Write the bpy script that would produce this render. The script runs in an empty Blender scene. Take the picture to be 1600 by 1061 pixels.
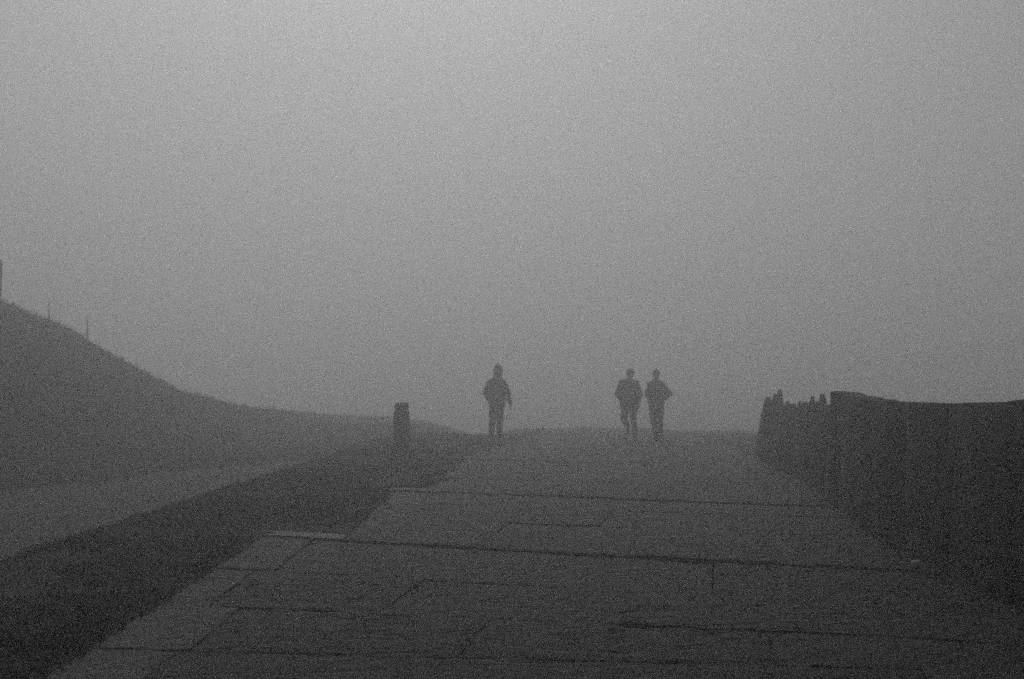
import bpy, bmesh, math, random
from mathutils import Vector, Matrix, noise
random.seed(7)
S = bpy.context.scene
COL = S.collection
R = math.radians

# ------------------------------------------------------------------ camera
EYE = 1.6
FPX, CX, CY, HOR = 1556.0, 800.0, 530.5, 588.0      # photo pixels: focal length, centre, horizon row
cam_d = bpy.data.cameras.new('camera'); cam = bpy.data.objects.new('camera', cam_d); COL.objects.link(cam)
cam_d.sensor_width = 36.0; cam_d.lens = 36.0 * FPX / 1600.0
cam_d.clip_start = 0.05; cam_d.clip_end = 2000
cam.location = (0, 0, EYE); cam.rotation_euler = (R(90) + math.atan((HOR - CY) / FPX), 0, 0)
cam_d.dof.use_dof = True; cam_d.dof.focus_distance = 9.0; cam_d.dof.aperture_fstop = 1.4
S.camera = cam

# ------------------------------------------------------------------ world, sun, exposure
SUN_EL = 52
w = bpy.data.worlds.new('World'); S.world = w; w.use_nodes = True
nt = w.node_tree; nt.nodes.clear()
sky = nt.nodes.new('ShaderNodeTexSky'); sky.sky_type = 'NISHITA'; sky.sun_disc = False
sky.sun_elevation = R(SUN_EL); sky.sun_rotation = R(-8); sky.air_density = 1.0; sky.dust_density = 4.0
bw = nt.nodes.new('ShaderNodeRGBToBW'); bg = nt.nodes.new('ShaderNodeBackground'); out = nt.nodes.new('ShaderNodeOutputWorld')
bg.inputs['Strength'].default_value = 0.05
nt.links.new(sky.outputs[0], bw.inputs[0]); nt.links.new(bw.outputs[0], bg.inputs['Color']); nt.links.new(bg.outputs[0], out.inputs['Surface'])
sd = bpy.data.lights.new('sun', 'SUN'); sd.energy = 0.7; sd.angle = R(12); sd.color = (1, 1, 1)
sun = bpy.data.objects.new('sun', sd); COL.objects.link(sun); sun.location = (0, 40, 40)
sun.rotation_euler = (-(R(90 - SUN_EL)), 0, R(8))

S.view_settings.view_transform = 'Standard'; S.view_settings.look = 'None'
S.view_settings.gamma = 1; S.view_settings.use_curve_mapping = False
S.view_settings.exposure = -0.12
S.render.engine = 'CYCLES'
S.cycles.use_denoising = False          # the photograph is grainy film: leave the renderer's own fine grain
S.cycles.use_adaptive_sampling = True; S.cycles.adaptive_threshold = 0.04; S.cycles.sample_clamp_indirect = 1.0; S.cycles.adaptive_min_samples = 16
S.cycles.volume_bounces = 10; S.cycles.max_bounces = 12; S.cycles.diffuse_bounces = 3
S.cycles.volume_step_rate = 1.0

# ------------------------------------------------------------------ helpers
def tag(o, label=None, cat=None, group=None, kind=None):
    if label: o['label'] = label
    if cat: o['category'] = cat
    if group: o['group'] = group
    if kind: o['kind'] = kind
    return o
def link_bm(name, bm, m, parent=None, smooth=False):
    me = bpy.data.meshes.new(name); bm.to_mesh(me); bm.free()
    o = bpy.data.objects.new(name, me); COL.objects.link(o)
    if m: me.materials.append(m)
    if smooth:
        for p in me.polygons: p.use_smooth = True
    o.parent = parent
    return o
def empty(name, loc, rz=0):
    o = bpy.data.objects.new(name, None); COL.objects.link(o)
    o.location = loc; o.rotation_euler = (0, 0, rz); o.empty_display_size = 0.2
    return o
def nz(x, y, z=0.0): return noise.noise(Vector((x, y, z)))
def fbm(x, y, z=0.0, o=4):
    s, a, f = 0.0, 1.0, 1.0
    for _ in range(o):
        s += a * noise.noise(Vector((x * f, y * f, z * f + 3.1 * _))); a *= .5; f *= 2.03
    return s
def sstep(a, b, x):
    t = max(0.0, min(1.0, (x - a) / (b - a))); return t * t * (3 - 2 * t)
def lerp_tab(tab, x):
    if x <= tab[0][0]: return tab[0][1]
    for (a, u), (b, v) in zip(tab, tab[1:]):
        if x <= b: return u + (v - u) * (x - a) / (b - a)
    return tab[-1][1]

def mat(name, c0, c1, scale=3.0, rough=0.9, bump=0.3, bscale=20.0, stretch=(1, 1, 1), spec=0.3, detail=8, dist=0.02, cracks=0.0, per_obj=False):
    m = bpy.data.materials.new(name); m.use_nodes = True
    n = m.node_tree.nodes; l = m.node_tree.links
    b = n['Principled BSDF']; b.inputs['Roughness'].default_value = rough
    b.inputs['Specular IOR Level'].default_value = spec
    tc = n.new('ShaderNodeTexCoord'); mp = n.new('ShaderNodeMapping'); mp.inputs['Scale'].default_value = stretch
    l.new(tc.outputs['Object'], mp.inputs['Vector'])
    a = n.new('ShaderNodeTexNoise'); a.inputs['Scale'].default_value = scale; a.inputs['Detail'].default_value = detail
    a.inputs['Roughness'].default_value = 0.65
    l.new(mp.outputs[0], a.inputs['Vector'])
    r = n.new('ShaderNodeValToRGB'); r.color_ramp.elements[0].position = 0.3; r.color_ramp.elements[1].position = 0.7
    r.color_ramp.elements[0].color = (c0, c0, c0, 1); r.color_ramp.elements[1].color = (c1, c1, c1, 1)
    l.new(a.outputs['Fac'], r.inputs[0])
    col = r.outputs[0]
    f = n.new('ShaderNodeTexNoise'); f.inputs['Scale'].default_value = bscale; f.inputs['Detail'].default_value = 10
    f.inputs['Roughness'].default_value = 0.7
    l.new(mp.outputs[0], f.inputs['Vector'])
    bp = n.new('ShaderNodeBump'); bp.inputs['Strength'].default_value = bump; bp.inputs['Distance'].default_value = dist
    h = f.outputs['Fac']
    if cracks:
        v = n.new('ShaderNodeTexVoronoi'); v.feature = 'DISTANCE_TO_EDGE'; v.inputs['Scale'].default_value = 1.6
        wn = n.new('ShaderNodeTexNoise'); wn.inputs['Scale'].default_value = 2.0; wn.inputs['Detail'].default_value = 6
        mx = n.new('ShaderNodeMixRGB'); mx.inputs['Fac'].default_value = 0.45
        mp2 = n.new('ShaderNodeMapping'); mp2.inputs['Scale'].default_value = (0.45, 1.7, 1.0)
        l.new(tc.outputs['Object'], mp2.inputs['Vector']); l.new(mp2.outputs[0], wn.inputs['Vector'])
        l.new(mp2.outputs[0], mx.inputs[1]); l.new(wn.outputs['Color'], mx.inputs[2]); l.new(mx.outputs[0], v.inputs['Vector'])
        mr = n.new('ShaderNodeMapRange'); mr.inputs['From Min'].default_value = 0.0; mr.inputs['From Max'].default_value = 0.035
        l.new(v.outputs['Distance'], mr.inputs['Value'])
        ad = n.new('ShaderNodeMath'); ad.operation = 'MULTIPLY_ADD'; ad.inputs[1].default_value = cracks
        l.new(mr.outputs[0], ad.inputs[0]); l.new(h, ad.inputs[2]); h = ad.outputs[0]
    if cracks:
        gi = n.new('ShaderNodeNewGeometry'); ri = n.new('ShaderNodeMapRange'); ri.inputs['To Min'].default_value = .72; ri.inputs['To Max'].default_value = 1.3
        l.new(gi.outputs['Random Per Island'], ri.inputs['Value'])
        vi = n.new('ShaderNodeVectorMath'); vi.operation = 'SCALE'; l.new(col, vi.inputs[0]); l.new(ri.outputs[0], vi.inputs['Scale']); col = vi.outputs[0]
    if cracks:                       # shade of cracks and rough bedding painted into the colour as dark streaks
        mp3 = n.new('ShaderNodeMapping'); mp3.inputs['Scale'].default_value = (1.0, 4.2, 1.0)
        s1 = n.new('ShaderNodeTexNoise'); s1.inputs['Scale'].default_value = 1.5; s1.inputs['Detail'].default_value = 7; s1.inputs['Roughness'].default_value = .62
        s1.inputs['Distortion'].default_value = .6
        l.new(tc.outputs['Object'], mp3.inputs['Vector']); l.new(mp3.outputs[0], s1.inputs['Vector'])
        sb = n.new('ShaderNodeMath'); sb.operation = 'SUBTRACT'; sb.inputs[1].default_value = .5; l.new(s1.outputs['Fac'], sb.inputs[0])
        ab = n.new('ShaderNodeMath'); ab.operation = 'ABSOLUTE'; l.new(sb.outputs[0], ab.inputs[0])
        r1 = n.new('ShaderNodeMapRange'); r1.inputs['From Max'].default_value = .035; l.new(ab.outputs[0], r1.inputs['Value'])
        s2 = n.new('ShaderNodeTexNoise'); s2.inputs['Scale'].default_value = .8; s2.inputs['Detail'].default_value = 3; l.new(tc.outputs['Object'], s2.inputs['Vector'])
        r2 = n.new('ShaderNodeMapRange'); r2.inputs['From Min'].default_value = .42; r2.inputs['From Max'].default_value = .52
        r2.inputs['To Min'].default_value = 1.0; r2.inputs['To Max'].default_value = .0; l.new(s2.outputs['Fac'], r2.inputs['Value'])
        mxm = n.new('ShaderNodeMath'); mxm.operation = 'MAXIMUM'; l.new(r1.outputs[0], mxm.inputs[0]); l.new(r2.outputs[0], mxm.inputs[1])
        mm = n.new('ShaderNodeMapRange'); mm.inputs['To Min'].default_value = .12; l.new(mxm.outputs[0], mm.inputs['Value'])
        vm = n.new('ShaderNodeVectorMath'); vm.operation = 'SCALE'; l.new(col, vm.inputs[0]); l.new(mm.outputs[0], vm.inputs['Scale']); col = vm.outputs[0]
    if per_obj:                      # each upright gets its own random tone
        oi = n.new('ShaderNodeObjectInfo'); ri = n.new('ShaderNodeMapRange'); ri.inputs['To Min'].default_value = .35; ri.inputs['To Max'].default_value = 2.3
        l.new(oi.outputs['Random'], ri.inputs['Value'])
        vi = n.new('ShaderNodeVectorMath'); vi.operation = 'SCALE'; l.new(col, vi.inputs[0]); l.new(ri.outputs[0], vi.inputs['Scale']); col = vi.outputs[0]
    l.new(h, bp.inputs['Height']); l.new(bp.outputs[0], b.inputs['Normal'])
    l.new(col, b.inputs['Base Color'])
    return m

M_path = mat('worn_damp_stone', .016, .042, 1.7, .6, 1.0, 7, (1, 2.2, 1), .22, dist=.08, cracks=.5)
M_kerb = mat('kerb_stone', .08, .13, 4, .7, .5, 20, dist=.02)
M_edge = mat('edging_stone', .05, .085, 1.9, .75, .7, 9, (1, 2, 1), .2, dist=.04)
M_soil = mat('dark_turf_soil', .024, .05, 1.2, .98, .6, 12, spec=.1, dist=.05)
M_road = mat('pale_gravel_road', .055, .09, 2.5, .95, .6, 40, spec=.15, dist=.03)
M_wall = mat('dark_weathered_upright', .015, .035, 1.5, .9, .8, 5, (2.2, 2.2, .4), .1, dist=.05, per_obj=True)
M_wall2 = mat('pale_upright', .05, .09, 2.0, .85, .8, 5, (2.2, 2.2, .5), .2, dist=.05)  # paler tone given to some of the uprights
M_post = mat('weathered_stone_post', .02, .04, 5, .9, .6, 18, spec=.2)
M_wood = mat('old_wood', .05, .09, 6, .9, .5, 20, (1, 1, .2), .2)
M_grass = mat('grass_blades', .025, .055, 2, .8, 0, 10, spec=.1)
M_cloth = mat('dark_jacket_cloth', .02, .035, 8, .9, .3, 30, spec=.1)
M_cloth2 = mat('dark_trouser_cloth', .018, .028, 8, .95, .3, 30, spec=.1)
M_skin = mat('skin', .28, .32, 8, .6, .05, 30)
M_hair = mat('dark_hair', .015, .03, 20, .7, .6, 60, (1, 1, .3))
M_shoe = mat('shoe_leather', .02, .03, 8, .6, .1, 30)
M_peb = mat('pale_pebble', .5, .62, 12, .7, .3, 30)

# ------------------------------------------------------------------ terrain
ROADE = [(3, -4.35), (9, -4.15), (24, -3.2), (34, -1.6)]         # y -> x of the edge between verge and gravel road
WALLX = [(3, 3.42), (6, 3.45), (9.5, 3.50), (12, 3.9), (14.5, 4.3), (18.9, 4.65), (24, 4.8), (60, 5.8)]
PATHL = [(0, -2.5), (9.95, -2.46), (10.05, -1.62), (13.8, -1.69), (14.0, -1.1), (19.6, -.9), (24, -.2), (26, .3), (36, 1.2), (60, 2.0)]
# the hillside's skyline: x -> (distance, height)
RIDGE_H = [(-60, 17.0), (-30, 10.5), (-18, 6.3), (-11.3, 3.46), (-10.6, 3.04), (-10.2, 2.62), (-9.6, 2.10), (-8.86, 1.46), (-8.68, 1.26), (-8.55, 1.05), (-8.1, .87),
           (-7.7, .69), (-7.52, .49), (-7.2, .33), (-6.35, .10), (-5.14, .0), (-3.4, -.11), (-1.2, -.27), (0, .0), (60, .0)]
DROP = [(24.5, 0), (28, -.05), (32, -.17), (42, -.60), (60, -1.62), (90, -3.5), (120, -4.5), (210, -5)]      # the path tips gently downhill past the walkers
RIDGE_Y = [(-60, 20), (-18, 21), (-11.3, 22), (-8.86, 26), (-8.55, 28.3), (-8.1, 29), (-7.7, 30), (-7.52, 32.5), (-7.2, 35), (-6.35, 38), (-5.14, 40), (-3.4, 38), (-1.2, 32), (1, 30), (60, 30)]
FOOT_Y = [(-60, 6), (-12, 12), (-8.2, 15.9), (-6.3, 20), (-3, 25), (-1, 26), (60, 26)]
def hill(x, y):
    ry = lerp_tab(RIDGE_Y, x); fy = lerp_tab(FOOT_Y, x); h = lerp_tab(RIDGE_H, x)
    up = sstep(fy, ry, y)
    z = up * h
    if h > 0.4: z += up * (1 - .6 * sstep(ry - 3, ry, y)) * .10 * fbm(x * .45, y * .45) + up * .035 * fbm(x * 2.3, y * 2.3)
    else: z += up * .035 * fbm(x * 2.3, y * 2.3)
    k = sstep(-2, 0, x)
    if y > ry: z -= (1 - k) * min((y - ry) * .34, z + 6.0) * sstep(0, 3, y - ry)
    z += k * lerp_tab(DROP, y)
    return z
def ground_z(x, y):
    re = lerp_tab(ROADE, y); pl = lerp_tab(PATHL, y); wx = lerp_tab(WALLX, y)
    z = hill(x, y)
    near = 1 - sstep(25, 33, y)
    if x < pl:
        # verge with a low swell near its outer edge, dropping to the road
        v = .02 + .07 * sstep(pl - .3, re + .5, x if False else pl - .3 + (re + .5 - pl + .3) * min(1, max(0, (pl - x) / (pl - re))))
        v += .018 * fbm(x * 1.7, y * 1.7) + .008 * nz(x * 9, y * 9)
        road = -.26 + .012 * fbm(x * 1.1, y * .7) + .004 * nz(x * 12, y * 12)
        t = sstep(re + .08, re - .55, x) if False else sstep(-.08, .55, re + .0 - x)
        z += ((1 - t) * v + t * road) * near
    elif x < wx + .05:
        z += -.09
    else:
        z += (.0 + .05 * fbm(x * 1.1, y * 1.1) - .35 * sstep(.5, 6, x - wx)) * near - .09 * (1 - near)
    return z
def axis(fine0, fine1, step, lo, hi):
    a = []; v = fine0
    while v < fine1: a.append(v); v += step
    s = step; v = fine1
    while v < hi: a.append(v); s *= 1.12; v += s
    a.append(hi); s = step; v = fine0 - step
    b = []
    while v > lo: b.append(v); s *= 1.12; v -= s
    b.append(lo)
    return b[::-1] + a
XS = axis(-13, 6.5, .125, -150, 150); YS = axis(3, 33, .16, -30, 210)
def sheet(name, m):
    vs = [(x, y, ground_z(x, y)) for y in YS for x in XS]
    n = len(XS); fs = [(j * n + i, j * n + i + 1, (j + 1) * n + i + 1, (j + 1) * n + i) for j in range(len(YS) - 1) for i in range(n - 1)]
    me = bpy.data.meshes.new(name); me.from_pydata(vs, [], fs); me.materials.append(m)
    for p in me.polygons: p.use_smooth = True
    o = bpy.data.objects.new(name, me); COL.objects.link(o); return o
g = sheet('ground', M_soil); tag(g, kind='structure')

# gravel road: a sheet lying just above the ground between the verge and the foot of the hill
bm = bmesh.new(); rows = []
ys = [3 + .25 * i for i in range(96)]
for y in ys:
    re = lerp_tab(ROADE, y) - .45 + .05 * fbm(3, y * 1.3)
    # the far side meets the hill foot
    xl = re
    while xl > -14 and y < lerp_tab(FOOT_Y, xl) - .2 + 1.5 * fbm(xl * .7, y * .7): xl -= .1
    n = 24; rows.append([bm.verts.new((re + (xl - re) * i / n, y, ground_z(re + (xl - re) * i / n, y) + .006)) for i in range(n + 1)])
for a, b in zip(rows, rows[1:]):
    for i in range(len(a) - 1): bm.faces.new((a[i], b[i], b[i + 1], a[i + 1]))
bmesh.ops.recalc_face_normals(bm, faces=bm.faces)
o = link_bm('road', bm, M_road, smooth=True); tag(o, kind='structure')

# ------------------------------------------------------------------ stone path in low terraces
def slab(bm, c, top, thick=.13, cell=.12, gap=.012, lip=.012, rough=.006, tilt=None, wob=.008, ugap=None):
    """c: four ground corners (near-left, near-right, far-right, far-left)."""
    P = [Vector((p[0], p[1], 0)) for p in c]; cen = sum(P, Vector()) / 4
    nx = max(3, int((P[1] - P[0]).length / cell)); ny = max(3, int((P[3] - P[0]).length / cell))
    tx, ty = tilt or (random.uniform(-.004, .004), random.uniform(-.004, .004))
    oz = random.uniform(-.006, .006); sd_ = random.uniform(0, 99)
    G = []
    wu = (P[1] - P[0]).length; wv = (P[3] - P[0]).length
    def par(n, L):
        e = min(.2, .025 / L)
        return [0, e] + [e + (1 - 2 * e) * i / (n - 2) for i in range(1, n - 2)] + [1 - e, 1] if n > 3 else [0, e, 1 - e, 1]
    U, V = par(nx, wu), par(ny, wv); nx, ny = len(U) - 1, len(V) - 1
    for j, v in enumerate(V):
        row = []
        for i, u in enumerate(U):
            gu = min(.0025, gap) / wu if ugap is None else ugap / wu; gv = gap / wv; uu = gu + u * (1 - 2 * gu); vv = gv + v * (1 - 2 * gv)
            p = P[0] * (1 - uu) * (1 - vv) + P[1] * uu * (1 - vv) + P[2] * uu * vv + P[3] * (1 - uu) * vv
            edge = i in (0, nx) or j in (0, ny)
            if edge or i in (1, nx - 1) or j in (1, ny - 1):
                p = p + Vector((wob * nz(p.x * 3, p.y * 3, sd_), wob * nz(p.x * 3, p.y * 3, sd_ + 9), 0))
            z = top + oz + (p.x - cen.x) * tx + (p.y - cen.y) * ty
            f1 = fbm(p.x * 1.5, p.y * 4.5, sd_, 5)
            z += rough * 2.2 * (.35 - abs(f1)) + rough * .8 * nz(p.x * 11, p.y * 21)
            if edge: z -= lip
            z += lerp_tab(DROP, p.y)
            row.append(bm.verts.new((p.x, p.y, z)))
        G.append(row)
    for j in range(ny):
        for i in range(nx): bm.faces.new((G[j][i], G[j][i + 1], G[j + 1][i + 1], G[j + 1][i]))
    per = G[0] + [r[-1] for r in G[1:]] + G[-1][-2::-1] + [r[0] for r in G[-2:0:-1]]
    low = [bm.verts.new((v.co.x, v.co.y, top - thick + lerp_tab(DROP, v.co.y))) for v in per]
    for k in range(len(per)):
        q = (k + 1) % len(per); bm.faces.new((per[q], per[k], low[k], low[q]))

# a row line crosses the path with its own skew:  y = y0 - s*(x - xl)
def row_y(line, x): return line[0] - line[1] * (x - line[2])
A0 = [(1.0, .00, -2.5), (2.6, .02, -2.5), (3.9, .03, -2.5), (4.95, .05, -2.5), (5.93, .09, -2.52), (7.10, .19, -2.54), (8.40, .27, -2.47), (9.95, .31, -2.46)]
A1 = [(9.70, .31, -1.62), (11.2, .26, -1.6), (12.5, .25, -1.57), (13.75, .31, -1.69)]
A2 = [(13.65, .31, -1.3), (15.3, .3, -1.1), (16.9, .28, -1.0), (18.7, .25, -.95), (20.7, .22, -.8), (22.9, .18, -.4), (25.0, .12, .2), (26.8, .05, .3), (28.6, .03, .5), (30.6, 0, .7), (33.2, 0, .9), (36, 0, 1.1), (40, 0, 1.3), (44, 0, 1.5), (49, 0, 1.7), (54, 0, 1.9), (60, 0, 2.1)]
def pave(lines, left, top, joints_w, border=None, cell=.12):
    bm = bmesh.new(); bb = bmesh.new()
    for k, (a, b) in enumerate(zip(lines, lines[1:])):
        ym = (a[0] + b[0]) / 2
        xr = lambda y: lerp_tab(WALLX, y) + .02
        xl = left(ym) if callable(left) else left
        xs = [xl]
        if border and border[k]: xs.append(xl + border[k])
        x = xs[-1] + random.uniform(*joints_w)
        lim = xr(ym - 1.5)
        while x < lim - .9: xs.append(x); x += random.uniform(*joints_w)
        if top == 0 and k == 6:                                   # a joint that shows plainly in the photograph
            xs = [v for v in xs if v < -1.9] + [1.85]
        xs.append(None)
        for i in range(len(xs) - 1):
            x0 = xs[i]; x1 = xs[i + 1]
            def cor(x, ln, y_hint):
                if x is None:
                    xx = xr(y_hint - 1.2)
                    for _ in range(3): xx = xr(row_y(ln, xx))
                    return (xx, row_y(ln, xx))
                if i == 0 and x == x0 and callable(left): x = left(row_y(ln, x))
                sk = .2 * (row_y(ln, x) - ym) if (x != xs[0] and not (border and border[k] and x == xs[1])) else 0
                return (x + sk, row_y(ln, x + sk))
            c = [cor(x0, a, a[0]), cor(x1, a, a[0]), cor(x1, b, b[0]), cor(x0, b, b[0])]
            edge_stone = border and border[k] and i == 0
            slab(bb if edge_stone else bm, c, top, cell=cell * (1 if a[0] < 27 else 3), gap=.016 if edge_stone else random.uniform(.006, .014), lip=random.uniform(.002, .010),
                 rough=random.uniform(.004, .008) * (1.8 if top == 0 and k >= 4 else 1), ugap=.009 if ((top == 0 and k == 6 and i > 0) or edge_stone) and not edge_stone else (.014 if edge_stone else None))
    bmesh.ops.recalc_face_normals(bm, faces=bm.faces)
    o = link_bm('stone_path', bm, M_path, smooth=False); tag(o, kind='structure')
    if len(bb.verts):
        bmesh.ops.recalc_face_normals(bb, faces=bb.faces); tag(link_bm('path_edging', bb, M_edge), kind='structure')
    else: bb.free()
    return o
lp = lambda y: lerp_tab(PATHL, y)
pave(A0, lambda y: -2.5, 0.0, (1.4, 3.2), [0, 0, .5, .55, .62, .38, .55], cell=.05)
pave(A1, lambda y: -1.62, .022, (1.2, 2.6), [0, 0, .5], cell=.08)
pave(A2, lambda y: lerp_tab([(13, -1.15), (19.6, -.95), (22, -.6), (24.5, .2), (27, .7), (36, 1.3), (60, 2.1)], y), .048, (1.2, 2.4), None, cell=.16)
def kerb(line0, x0, x1, wdt, top, n):
    bm = bmesh.new(); xs = [x0 + (x1 - x0) * i / n for i in range(n + 1)]
    for a, b in zip(xs, xs[1:]):
        f = (line0[0], line0[1], line0[2])
        slab(bm, [(a, row_y(f, a)), (b, row_y(f, b)), (b, row_y(f, b) + wdt), (a, row_y(f, a) + wdt)], top, thick=.16, cell=.1, gap=.004, lip=.005, rough=.003, tilt=(0, 0))
    bmesh.ops.recalc_face_normals(bm, faces=bm.faces)
    o = link_bm('path_step', bm, M_kerb, smooth=False); tag(o, kind='structure'); return o
kerb((9.965, .31, -2.46), -2.46, -1.64, .27, .034, 1)
kerb((13.76, .31, -1.69), -1.70, -1.16, .22, .054, 1)

# ------------------------------------------------------------------ turf: short blades on the verge and the bank (nobody could count them)
def grass(name, pts, h0, h1):
    vs, fs = [], []
    for (x, y, s) in pts:
        z = ground_z(x, y) - .01
        for _ in range(3):
            a = random.uniform(0, 2 * math.pi); h = random.uniform(h0, h1) * s; wd = .006 + .004 * random.random()
            lx, ly = random.gauss(0, .35) * h, random.gauss(0, .35) * h
            ox, oy = random.gauss(0, .03), random.gauss(0, .03); dx, dy = math.cos(a) * wd, math.sin(a) * wd
            k = len(vs)
            vs += [(x + ox - dx, y + oy - dy, z), (x + ox + dx, y + oy + dy, z), (x + ox + lx, y + oy + ly, z + h)]
            fs.append((k, k + 1, k + 2))
    me = bpy.data.meshes.new(name); me.from_pydata(vs, [], fs); me.materials.append(M_grass)
    o = bpy.data.objects.new(name, me); COL.objects.link(o); tag(o, 'short dark grass growing on the verge and bank', 'grass', kind='stuff'); return o
pts = []
while len(pts) < 26000:
    y = 3 + 24 * random.random() ** 1.3; x = random.uniform(-4.8, -.6)
    if x > lp(y) + .03 or x < lerp_tab(ROADE, y) - .25: continue
    if 9.7 < y < 10.6 and x > -2.6: continue
    if fbm(x * .9, y * .9, 5) < -.25 and random.random() < .8: continue
    pts.append((x, y, (1 + 1.3 * max(0, fbm(x * 1.6, y * 1.6, 8))) * (1.5 if x > lp(y) - .12 else 1)))
grass('grass', pts, .02, .055)
pts = []
while len(pts) < 14000:
    x = random.uniform(-16, -3.2); y = random.uniform(12, 33)
    if y < lerp_tab(FOOT_Y, x) - .3 or y > lerp_tab(RIDGE_Y, x) + 1: continue
    pts.append((x, y, 1 + .8 * max(0, fbm(x * .8, y * .8))))
grass('grass', pts, .05, .12)

# ------------------------------------------------------------------ walls of upright slabs along the right side
def upright(bm, base, width, thick, height, rz, shape, top_l, top_r, lean=0.0):
    """an upright rough slab; local x along the wall. shape: 'flat' or 'point'."""
    nx, nzz = 7, 12; sd_ = random.uniform(0, 50)
    cs, sn = math.cos(rz), math.sin(rz)
    px = random.uniform(.38, .62); gr = []
    for side in (0, 1):
        G = []
        for j in range(nzz + 1):
            t = j / nzz; row = []
            for i in range(nx + 1):
                u = i / nx
                if shape == 'flat': ht = height + top_l + (top_r - top_l) * u + .012 * nz(u * 4, sd_)
                else:
                    d = abs(u - px) / (px if u < px else 1 - px)
                    ht = height * (1 - (.34 if height > 1.3 else .11) * d ** .95) + .02 * nz(u * 5, sd_)
                z = -.15 + t * (ht + .15)
                wd = width * (1 + .05 * nz(t * 2.5, sd_, 3)) * (1 - (.25 * t ** 2.5 if shape == 'point' else .0))
                x = (u - .5) * wd
                bulge = .5 * thick * math.sqrt(1 - .9 * (2 * u - 1) ** 2) * (1 - (.8 * t ** 2 if shape == 'point' else .25 * t))
                y = (-1 if side == 0 else 1) * bulge + .05 * fbm(x * 3 + sd_, z * .8, side * 7) + lean * z
                X = base[0] + cs * x - sn * y; Y = base[1] + sn * x + cs * y
                row.append(bm.verts.new((X, Y, base[2] + z)))
            G.append(row)
        gr.append(G)
    F, B = gr
    for j in range(nzz):
        for i in range(nx):
            bm.faces.new((F[j][i], F[j][i + 1], F[j + 1][i + 1], F[j + 1][i]))
            bm.faces.new((B[j][i + 1], B[j][i], B[j + 1][i], B[j + 1][i + 1]))
        bm.faces.new((F[j][0], F[j + 1][0], B[j + 1][0], B[j][0])); bm.faces.new((F[j][nx], B[j][nx], B[j + 1][nx], F[j + 1][nx]))
    for i in range(nx):
        bm.faces.new((F[nzz][i], F[nzz][i + 1], B[nzz][i + 1], B[nzz][i])); bm.faces.new((F[0][i], B[0][i], B[0][i + 1], F[0][i + 1]))
def wall_run(root, y0, y1, widths, prof, shape):
    y = y0; k = 0
    org = root.location
    while y < y1 - .15:
        wd = random.uniform(*widths); wd = min(wd, y1 - y + .05); yc = y + wd / 2
        x = lerp_tab(WALLX, yc); dx = (lerp_tab(WALLX, yc + .3) - lerp_tab(WALLX, yc - .3)) / .6
        rz = math.atan2(1, dx) + random.uniform(-.10, .10)
        h = lerp_tab(prof, yc); tl = lerp_tab(prof, yc - wd / 2) - h; tr = lerp_tab(prof, yc + wd / 2) - h
        if shape == 'point': h *= random.uniform(.98, 1.02)
        th = random.uniform(.20, .34) if shape == 'flat' else random.uniform(.24, .34)
        bm = bmesh.new()
        upright(bm, (x + .14 + (.055 if k % 2 else -.055) + random.uniform(-.02, .02) - org.x, yc - org.y, 0), wd * (1.32 if shape == 'flat' else 1.15), th, h, rz, shape, tl, tr, random.uniform(-.008, .008))
        bmesh.ops.recalc_face_normals(bm, faces=bm.faces)
        pale = (k % 5 == 3)
        o = link_bm('upright', bm, M_wall2 if pale else M_wall, root, smooth=False)
        y += wd; k += 1
def gap_blocker(root, y0, y1, prof, f):
    # added strip behind the uprights, keeping bright fog from showing through the gaps
    org = root.location; bm = bmesh.new(); rows = []
    n = int((y1 - y0) / .12)
    for i in range(n + 1):
        y = y0 + (y1 - y0) * i / n; x = lerp_tab(WALLX, y) + .30; h = lerp_tab(prof, y) * f + .012 * nz(y * 3, 2) - .02
        rows.append([bm.verts.new((x + dx - org.x, y - org.y, z)) for dx, z in ((0, -.15), (0, h), (.035, h), (.035, -.15))])
    for a, b in zip(rows, rows[1:]):
        for i in range(4): bm.faces.new((a[i], a[(i + 1) % 4], b[(i + 1) % 4], b[i]))
    bm.faces.new(rows[0]); bm.faces.new(rows[-1][::-1]); bmesh.ops.recalc_face_normals(bm, faces=bm.faces)
    link_bm('gap_blocker', bm, M_wall, root)
NEARP = [(3, 1.52), (6, 1.49), (6.8, 1.45), (7.2, 1.42), (7.8, 1.385), (8.6, 1.365), (9.5, 1.36), (10.6, 1.365), (11.3, 1.38), (12, 1.405), (12.4, 1.42)]
FARP = [(11.7, 1.22), (12.6, 1.22), (13.2, 1.24), (13.7, 1.22), (14.0, 1.26), (14.5, 1.46), (14.8, 1.27), (15.1, 1.24), (15.8, 1.18), (16.5, 1.15), (17.1, 1.16), (17.6, 1.5), (18.3, 1.12), (18.9, .9)]
r1 = empty('palisade_fence', (lerp_tab(WALLX, 8), 8, 0))
tag(r1, 'near length of dark fence of close-set broad uprights with an even, gently sagging top', 'fence')
wall_run(r1, 2.6, 12.3, (.34, .56), NEARP, 'flat'); gap_blocker(r1, 2.7, 12.25, NEARP, 1.0)
r2 = empty('palisade_fence', (lerp_tab(WALLX, 15), 15, 0))
tag(r2, 'lower far length of fence with jagged pointed uprights fading into the fog', 'fence')
wall_run(r2, 12.25, 18.9, (.28, .42), FARP, 'point'); gap_blocker(r2, 12.3, 18.7, FARP, .72)

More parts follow.
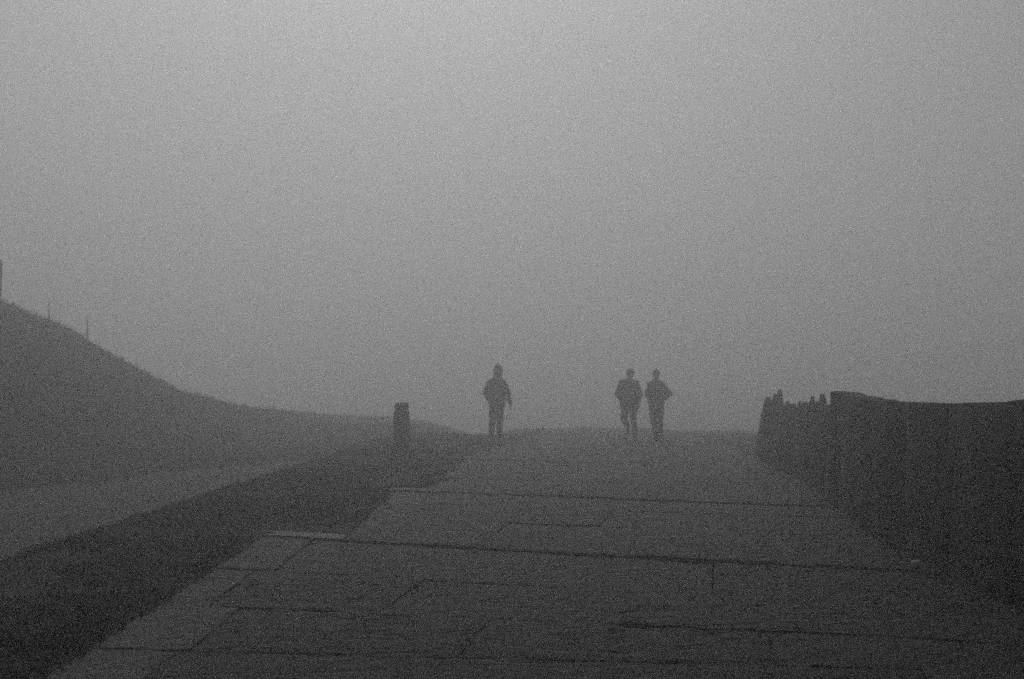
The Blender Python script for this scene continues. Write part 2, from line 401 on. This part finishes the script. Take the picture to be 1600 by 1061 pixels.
# ------------------------------------------------------------------ stone bollard
def block(bm, x0, x1, y0, y1, z0, z1, taper=0.0, n=(3, 3, 8), r=.006, seed=0.0):
    mtx = []
    tmp = bmesh.new(); bmesh.ops.create_cube(tmp, size=1.0)
    bmesh.ops.bevel(tmp, geom=list(tmp.edges), offset=.06, segments=2, affect='EDGES')
    bmesh.ops.subdivide_edges(tmp, edges=list(tmp.edges), cuts=4, use_grid_fill=True)
    for v in tmp.verts:
        t = v.co.z + .5; s = 1 - taper * t
        x = (x0 + x1) / 2 + v.co.x * (x1 - x0) * s; y = (y0 + y1) / 2 + v.co.y * (y1 - y0) * s; z = z0 + t * (z1 - z0)
        v.co = (x + r * fbm(x * 7, z * 7, seed), y + r * fbm(y * 7, z * 7, seed + 4), z + r * .6 * fbm(x * 7, y * 7, seed + 8))
    me = bpy.data.meshes.new('t'); tmp.to_mesh(me); tmp.free(); bm.from_mesh(me); bpy.data.meshes.remove(me)
bx_, by_ = -2.09, 18.9
rb = empty('stone_bollard', (bx_, by_, .06), R(6)); tag(rb, 'square stone bollard standing alone on the dark verge left of the path', 'bollard')
bm = bmesh.new(); block(bm, -.152, .152, -.152, .152, -.3, .94, .03); link_bm('shaft', bm, M_post, rb)
bm = bmesh.new(); block(bm, -.142, .142, -.142, .142, .943, 1.04, .16, seed=3); link_bm('cap', bm, M_post, rb)

# ------------------------------------------------------------------ thin stakes on the skyline of the bank
def stake(x, y, h, wdt, lean, label):
    z = ground_z(x, y)
    bm = bmesh.new(); n = 9; rings = []
    for j in range(n + 1):
        t = j / n; rr = wdt / 2 * (1 - .25 * t); c = Vector((lean * t * h + .01 * nz(t * 3, x), .01 * nz(t * 3, y), -.25 + t * (h + .25)))
        rings.append([bm.verts.new(c + Vector((rr * math.cos(a) * (1 + .12 * nz(a, t * 4, x)), rr * math.sin(a), 0))) for a in [2 * math.pi * i / 10 for i in range(10)]])
    for a, b in zip(rings, rings[1:]):
        for i in range(10): bm.faces.new((a[i], a[(i + 1) % 10], b[(i + 1) % 10], b[i]))
    tip = bm.verts.new((lean * h, 0, h + .03))
    for i in range(10): bm.faces.new((rings[-1][i], rings[-1][(i + 1) % 10], tip))
    o = link_bm('wooden_stake', bm, M_wood, smooth=True); o.location = (x, y, z)
    tag(o, label, 'stake', 'stakes on the bank')
stake(-11.35, 22.0, .95, .07, .02, 'thickest stake, standing at the very left edge above the bank')
stake(-10.65, 22.9, .5, .035, -.03, 'short thin stake on the bank, second from the left')
stake(-10.25, 24.0, .62, .035, .02, 'thin stake on the bank skyline, rightmost of the three')

# a pale pebble lying on the step by the wall
bm = bmesh.new(); bmesh.ops.create_icosphere(bm, subdivisions=3, radius=1)
for v in bm.verts: v.co = Vector((v.co.x * .038, v.co.y * .026, v.co.z * .02)) * (1 + .18 * fbm(v.co.x * 1.3, v.co.y * 1.3, v.co.z * 1.3))
o = link_bm('pebble', bm, M_peb, smooth=True); o.location = (3.33, 8.27, .068); tag(o, 'small pale pebble on the step at the foot of the near fence', 'pebble')

# ------------------------------------------------------------------ people
def capsule(bm, a, b, r0, r1, sy=1.0, seg=14):
    a, b = Vector(a), Vector(b); d = b - a; L = d.length
    q = d.to_track_quat('Z', 'Y') if L > 1e-6 else Matrix.Identity(3).to_quaternion()
    prof = [(-math.cos(t * math.pi / 8) * r0, math.sin(t * math.pi / 8) * r0) for t in range(5)]
    prof += [(L + math.sin(t * math.pi / 8) * r1, math.cos(t * math.pi / 8) * r1) for t in range(5)]
    rings = []
    for z, r in prof:
        if r < 1e-5: rings.append([bm.verts.new(a + q @ Vector((0, 0, z)))]); continue
        ring = []
        for i in range(seg):
            t = 2 * math.pi * i / seg; p = a + q @ Vector((r * math.cos(t), r * math.sin(t), z))
            ring.append(bm.verts.new(p))
        rings.append(ring)
    if sy != 1.0:
        for rg in rings:
            for v in rg: v.co.y = (a.y + b.y) / 2 + (v.co.y - (a.y + b.y) / 2) * sy
    for A, B in zip(rings, rings[1:]):
        if len(A) == 1 and len(B) == 1: continue
        for i in range(seg):
            j = (i + 1) % seg
            if len(A) == 1: bm.faces.new((A[0], B[j], B[i]))
            elif len(B) == 1: bm.faces.new((A[i], A[j], B[0]))
            else: bm.faces.new((A[i], A[j], B[j], B[i]))
def ell(bm, c, r, rot=None):
    m = Matrix.Translation(Vector(c)) @ (rot or Matrix.Identity(4)) @ Matrix.Diagonal((r[0], r[1], r[2], 1))
    bmesh.ops.create_uvsphere(bm, u_segments=20, v_segments=14, radius=1, matrix=m)
def fused(name, bm, m, parent, voxel=.009, it=3, fold=0.0):
    """fuse overlapping closed shapes into one continuous skin"""
    bmesh.ops.recalc_face_normals(bm, faces=bm.faces)
    me = bpy.data.meshes.new(name); bm.to_mesh(me); bm.free()
    o = bpy.data.objects.new(name, me); COL.objects.link(o)
    r = o.modifiers.new('r', 'REMESH'); r.mode = 'VOXEL'; r.voxel_size = voxel
    s = o.modifiers.new('s', 'SMOOTH'); s.iterations = it; s.factor = .6
    dg = bpy.context.evaluated_depsgraph_get(); dg.update()
    me2 = bpy.data.meshes.new_from_object(o.evaluated_get(dg)); o.modifiers.clear(); o.data = me2; bpy.data.meshes.remove(me)
    me2.name = name
    if fold:
        for v in me2.vertices:
            v.co = v.co + v.normal * fold * fbm(v.co.x * 9, v.co.y * 9, v.co.z * 5)
    me2.materials.clear(); me2.materials.append(m)
    for p in me2.polygons: p.use_smooth = True
    o.parent = parent
    return o
def hand(bm, wrist, direction, palm_n, side, curl=.5):
    """palm, four unequal bent fingers and a thumb leaving the palm's side"""
    w_ = Vector(wrist); d = Vector(direction).normalized(); n = Vector(palm_n); n = (n - d * n.dot(d)).normalized(); s = d.cross(n) * side
    capsule(bm, w_, w_ + d * .03, .024, .026)
    for k in range(4):
        o = s * (.027 - .018 * k)
        capsule(bm, w_ + d * .02 + o * .7, w_ + d * .085 + o, .016, .012)
        L = [.043, .048, .045, .035][k]; p = w_ + d * .088 + o; ang = 0
        for q in range(3):
            ang += curl * (.5 + .35 * q); dd = d * math.cos(ang) + n * math.sin(ang); e = p + dd * L * [1, .62, .5][q]
            capsule(bm, p, e, .0095 - .0008 * q, .0088 - .0008 * q, seg=10); p = e
    p = w_ + d * .03 + s * .026; dd = (d * .7 + s * .7 + n * .35).normalized(); e = p + dd * .04
    capsule(bm, p, e, .014, .011); capsule(bm, e, e + (d * .85 + n * .45 + s * .1).normalized() * .032, .011, .009)
def person(loc, J, label, name_group, shape, hood=False):
    root = empty('person', loc, J.get('rz', 0)); root.scale = (1.03, 1.03, 1.04); tag(root, label, 'person', name_group)
    V_ = {k: Vector(v) for k, v in J.items() if isinstance(v, tuple)}
    b = bmesh.new(); hd = V_['head']; nk = V_['neck']; ch = V_['chest']; pv = V_['pelvis']
    # body, one fused surface
    ell(b, hd, (.080, .098, .114)); ell(b, hd + Vector((0, .035, -.055)), (.055, .06, .058))          # skull, jaw (faces +y)
    capsule(b, hd + Vector((0, .092, .012)), hd + Vector((0, .112, -.018)), .010, .015)               # nose
    for sx in (-1, 1):
        ell(b, hd + Vector((sx * .078, -.005, -.005)), (.010, .018, .030))                             # ears
        ell(b, hd + Vector((sx * .031, .082, .008)), (.014, .012, .010))                               # eyes
        capsule(b, hd + Vector((sx * .012, .09, .03)), hd + Vector((sx * .05, .08, .03)), .009, .007)  # brow
    capsule(b, hd + Vector((-.02, .092, -.055)), hd + Vector((.02, .092, -.055)), .008, .008)          # lips
    capsule(b, nk, hd + Vector((0, -.01, -.05)), .056, .052)
    capsule(b, ch + Vector((-.08, 0, .05)), ch + Vector((.08, 0, .05)), .11, .11, .85); capsule(b, ch, pv, .13, .14, .85)
    capsule(b, nk + Vector((0, 0, -.04)), ch, .07, .12)
    jk = bmesh.new(); B_ = shape['bulk']
    capsule(jk, nk + Vector((0, -.005, -.02)), ch + Vector((0, 0, .02)), .075, .15 * B_)
    for q in ('sh_l', 'sh_r'): capsule(jk, nk + Vector((0, 0, -.03)), V_[q] * .75 + ch * .25 + Vector((0, 0, -.01)), .07, .088 * B_)
    for q in (-1, 1): capsule(jk, Vector((ch.x + q * .07 * B_, -.01, ch.z - .06)), Vector((pv.x + q * .09 * B_, 0, pv.z + .14)), .15 * B_, .15 * B_, .95)
    for dx in (-.07, .07):
        capsule(jk, ch + Vector((dx * B_, 0, 0)), Vector((pv.x + dx * shape['hemw'], pv.y, shape['hem'] + .10)), .135 * B_, .12 * shape['hemw'], .95)
    capsule(jk, ch + Vector((0, -.03, -.05)), Vector((pv.x, pv.y - .01, shape['hem'] + .10)), .15 * B_, .12 * shape['hemw'])
    tr = bmesh.new()
    ell(tr, pv + Vector((0, 0, -.02)), (.155, .115, .13)); ell(b, pv, (.14, .10, .12))
    for s_, sg in (('l', -1), ('r', 1)):
        hip = pv + Vector((sg * .085, 0, -.05)); kn = V_['knee_' + s_]; an = V_['ankle_' + s_]; toe = V_['toe_' + s_]
        capsule(b, hip, kn, .080, .050); capsule(b, kn, kn + (an - kn) * .35, .050, .052); capsule(b, kn + (an - kn) * .35, an, .052, .032)
        capsule(b, an + Vector((0, -.02, -.03)), an + (toe - an) * .6, .032, .03)
        capsule(tr, hip, kn, .108, .08); capsule(tr, kn, an + (kn - an) * .10, .08, .068)
        sh = bmesh.new()
        dirt = (toe - an).normalized()
        capsule(sh, an, an + (kn - an).normalized() * .05, .047, .046)
        capsule(sh, an + dirt * -.03 + (an - kn).normalized() * .025, an + dirt * .07 + (an - kn).normalized() * .02, .046, .046); capsule(sh, an + dirt * .07 + (an - kn).normalized() * .03, toe, .045, .038)
        fused('shoe', sh, M_shoe, root, .011, 2)
        sl = V_['sh_' + s_]; el = V_['elbow_' + s_]; ha = V_['hand_' + s_]
        capsule(b, sl, el, .044, .035); capsule(b, el, ha, .040, .026)
        A_ = shape['arm']; ell(jk, sl + Vector((0, 0, -.005)), (.076, .080, .072))
        capsule(jk, ch + Vector((-.08, 0, .05)), ch + Vector((.08, 0, .05)), .13, .13)
        capsule(jk, sl * .92 + ch * .08 + Vector((0, 0, -.02)), el, .066 * A_, .070 * A_); capsule(jk, el, el + (ha - el) * .88, .062 * A_, .047)
        hand(b, ha - (ha - el).normalized() * .01, ha - el, J.get('palm_' + s_, (-sg, 0.1, 0)), -sg, .45)
    fused('body', b, M_skin, root, .008, 2)
    fused('jacket', jk, M_cloth, root, .012, 5, .010)
    fused('trousers', tr, M_cloth2, root, .012, 4, .008)
    if hood:
        h = bmesh.new()
        ell(h, hd + Vector((0, -.02, .0)), (.118, .12, .135)); capsule(h, hd + Vector((0, -.03, .05)), hd + Vector((.005, -.05, .15)), .09, .028)
        capsule(h, hd + Vector((0, -.04, -.04)), nk + Vector((0, -.03, -.05)), .10, .125)
        o = fused('hood', h, M_cloth, root, .011, 3, .006)
        # open the hood at the face
        bmh = bmesh.new(); bmh.from_mesh(o.data)
        bmesh.ops.delete(bmh, geom=[f for f in bmh.faces if (f.calc_center_median() - (hd + Vector((0, .14, -.02)))).length < .105], context='FACES')
        bmh.to_mesh(o.data); bmh.free()
    else:
        h = bmesh.new(); ell(h, hd + Vector((0, -.022, .022)), (.093, .10, .116)); ell(h, hd + Vector((0, -.05, -.03)), (.072, .055, .06))
        fused('hair', h, M_hair, root, .010, 2, .005)
    return root
PX = 24.4 / 1556
grp = 'people walking away into the fog'
person(((776 - 800) * PX, 24.4, ground_z((776 - 800) * PX, 24.4) + .005), dict(head=(.03, .02, 1.655), neck=(.02, 0, 1.49), chest=(-.005, 0, 1.30), pelvis=(0, 0, .93),
    sh_l=(-.17, 0, 1.37), sh_r=(.165, 0, 1.37), elbow_l=(-.255, -.06, 1.14), hand_l=(-.17, .16, .95), elbow_r=(.265, -.03, 1.12), hand_r=(.325, .06, .86),
    knee_l=(-.10, .06, .50), ankle_l=(-.13, -.03, .06), toe_l=(-.14, .12, .04), knee_r=(.08, .0, .49), ankle_r=(.065, -.16, .13), toe_r=(.07, -.02, .04)),
    'lone hooded person in a bulky jacket walking away in the middle of the path', grp, dict(bulk=1.2, hemw=1.05, hem=.76, arm=1.15), hood=True)
person(((985 - 800) * PX, 24.4, .045), dict(head=(-.005, .02, 1.55), neck=(-.01, 0, 1.42), chest=(-.04, 0, 1.24), pelvis=(-.02, 0, .90),
    sh_l=(-.215, 0, 1.36), sh_r=(.14, 0, 1.34), elbow_l=(-.30, -.05, 1.08), hand_l=(-.20, .15, .93), elbow_r=(.20, -.04, 1.07), hand_r=(.14, .16, .93),
    knee_l=(-.15, .08, .50), ankle_l=(-.10, -.20, .33), toe_l=(-.10, -.22, .18), knee_r=(.07, .03, .49), ankle_r=(.11, .0, .06), toe_r=(.12, .15, .04)),
    'broad bareheaded person with one foot lifted mid-stride, left of the pair', grp, dict(bulk=1.26, hemw=1.3, hem=.74, arm=1.3))
person(((1025 - 800) * PX, 24.4, .045), dict(head=(0, .02, 1.53), neck=(0, 0, 1.40), chest=(-.005, 0, 1.22), pelvis=(0, 0, .90),
    sh_l=(-.15, 0, 1.30), sh_r=(.15, 0, 1.30), elbow_l=(-.235, -.05, 1.09), hand_l=(-.14, .13, .97), elbow_r=(.325, -.05, 1.08), hand_r=(.19, .06, .95),
    knee_l=(-.06, .04, .48), ankle_l=(-.02, -.12, .12), toe_l=(-.02, .02, .04), knee_r=(.09, .05, .49), ankle_r=(.09, .0, .06), toe_r=(.10, .15, .04)),
    'slimmer person with one elbow sticking out, right of the pair', grp, dict(bulk=1.02, hemw=1.1, hem=.80, arm=.92))

# ------------------------------------------------------------------ haze
HZ_D = 0.034
bm = bmesh.new(); bmesh.ops.create_cube(bm, size=1.0)
bmesh.ops.scale(bm, vec=(340, 260, 28), verts=bm.verts); bmesh.ops.translate(bm, vec=(0, 95, 6), verts=bm.verts)
hz = link_bm('haze', bm, None); tag(hz, 'thick grey fog filling the whole scene', 'fog', kind='stuff')
m = bpy.data.materials.new('fog'); m.use_nodes = True; n = m.node_tree.nodes; n.clear()
pv_ = n.new('ShaderNodeVolumePrincipled'); mo = n.new('ShaderNodeOutputMaterial')
pv_.inputs['Color'].default_value = (.98, .98, .98, 1); pv_.inputs['Density'].default_value = HZ_D; pv_.inputs['Anisotropy'].default_value = .8
m.node_tree.links.new(pv_.outputs[0], mo.inputs['Volume']); hz.data.materials.append(m)
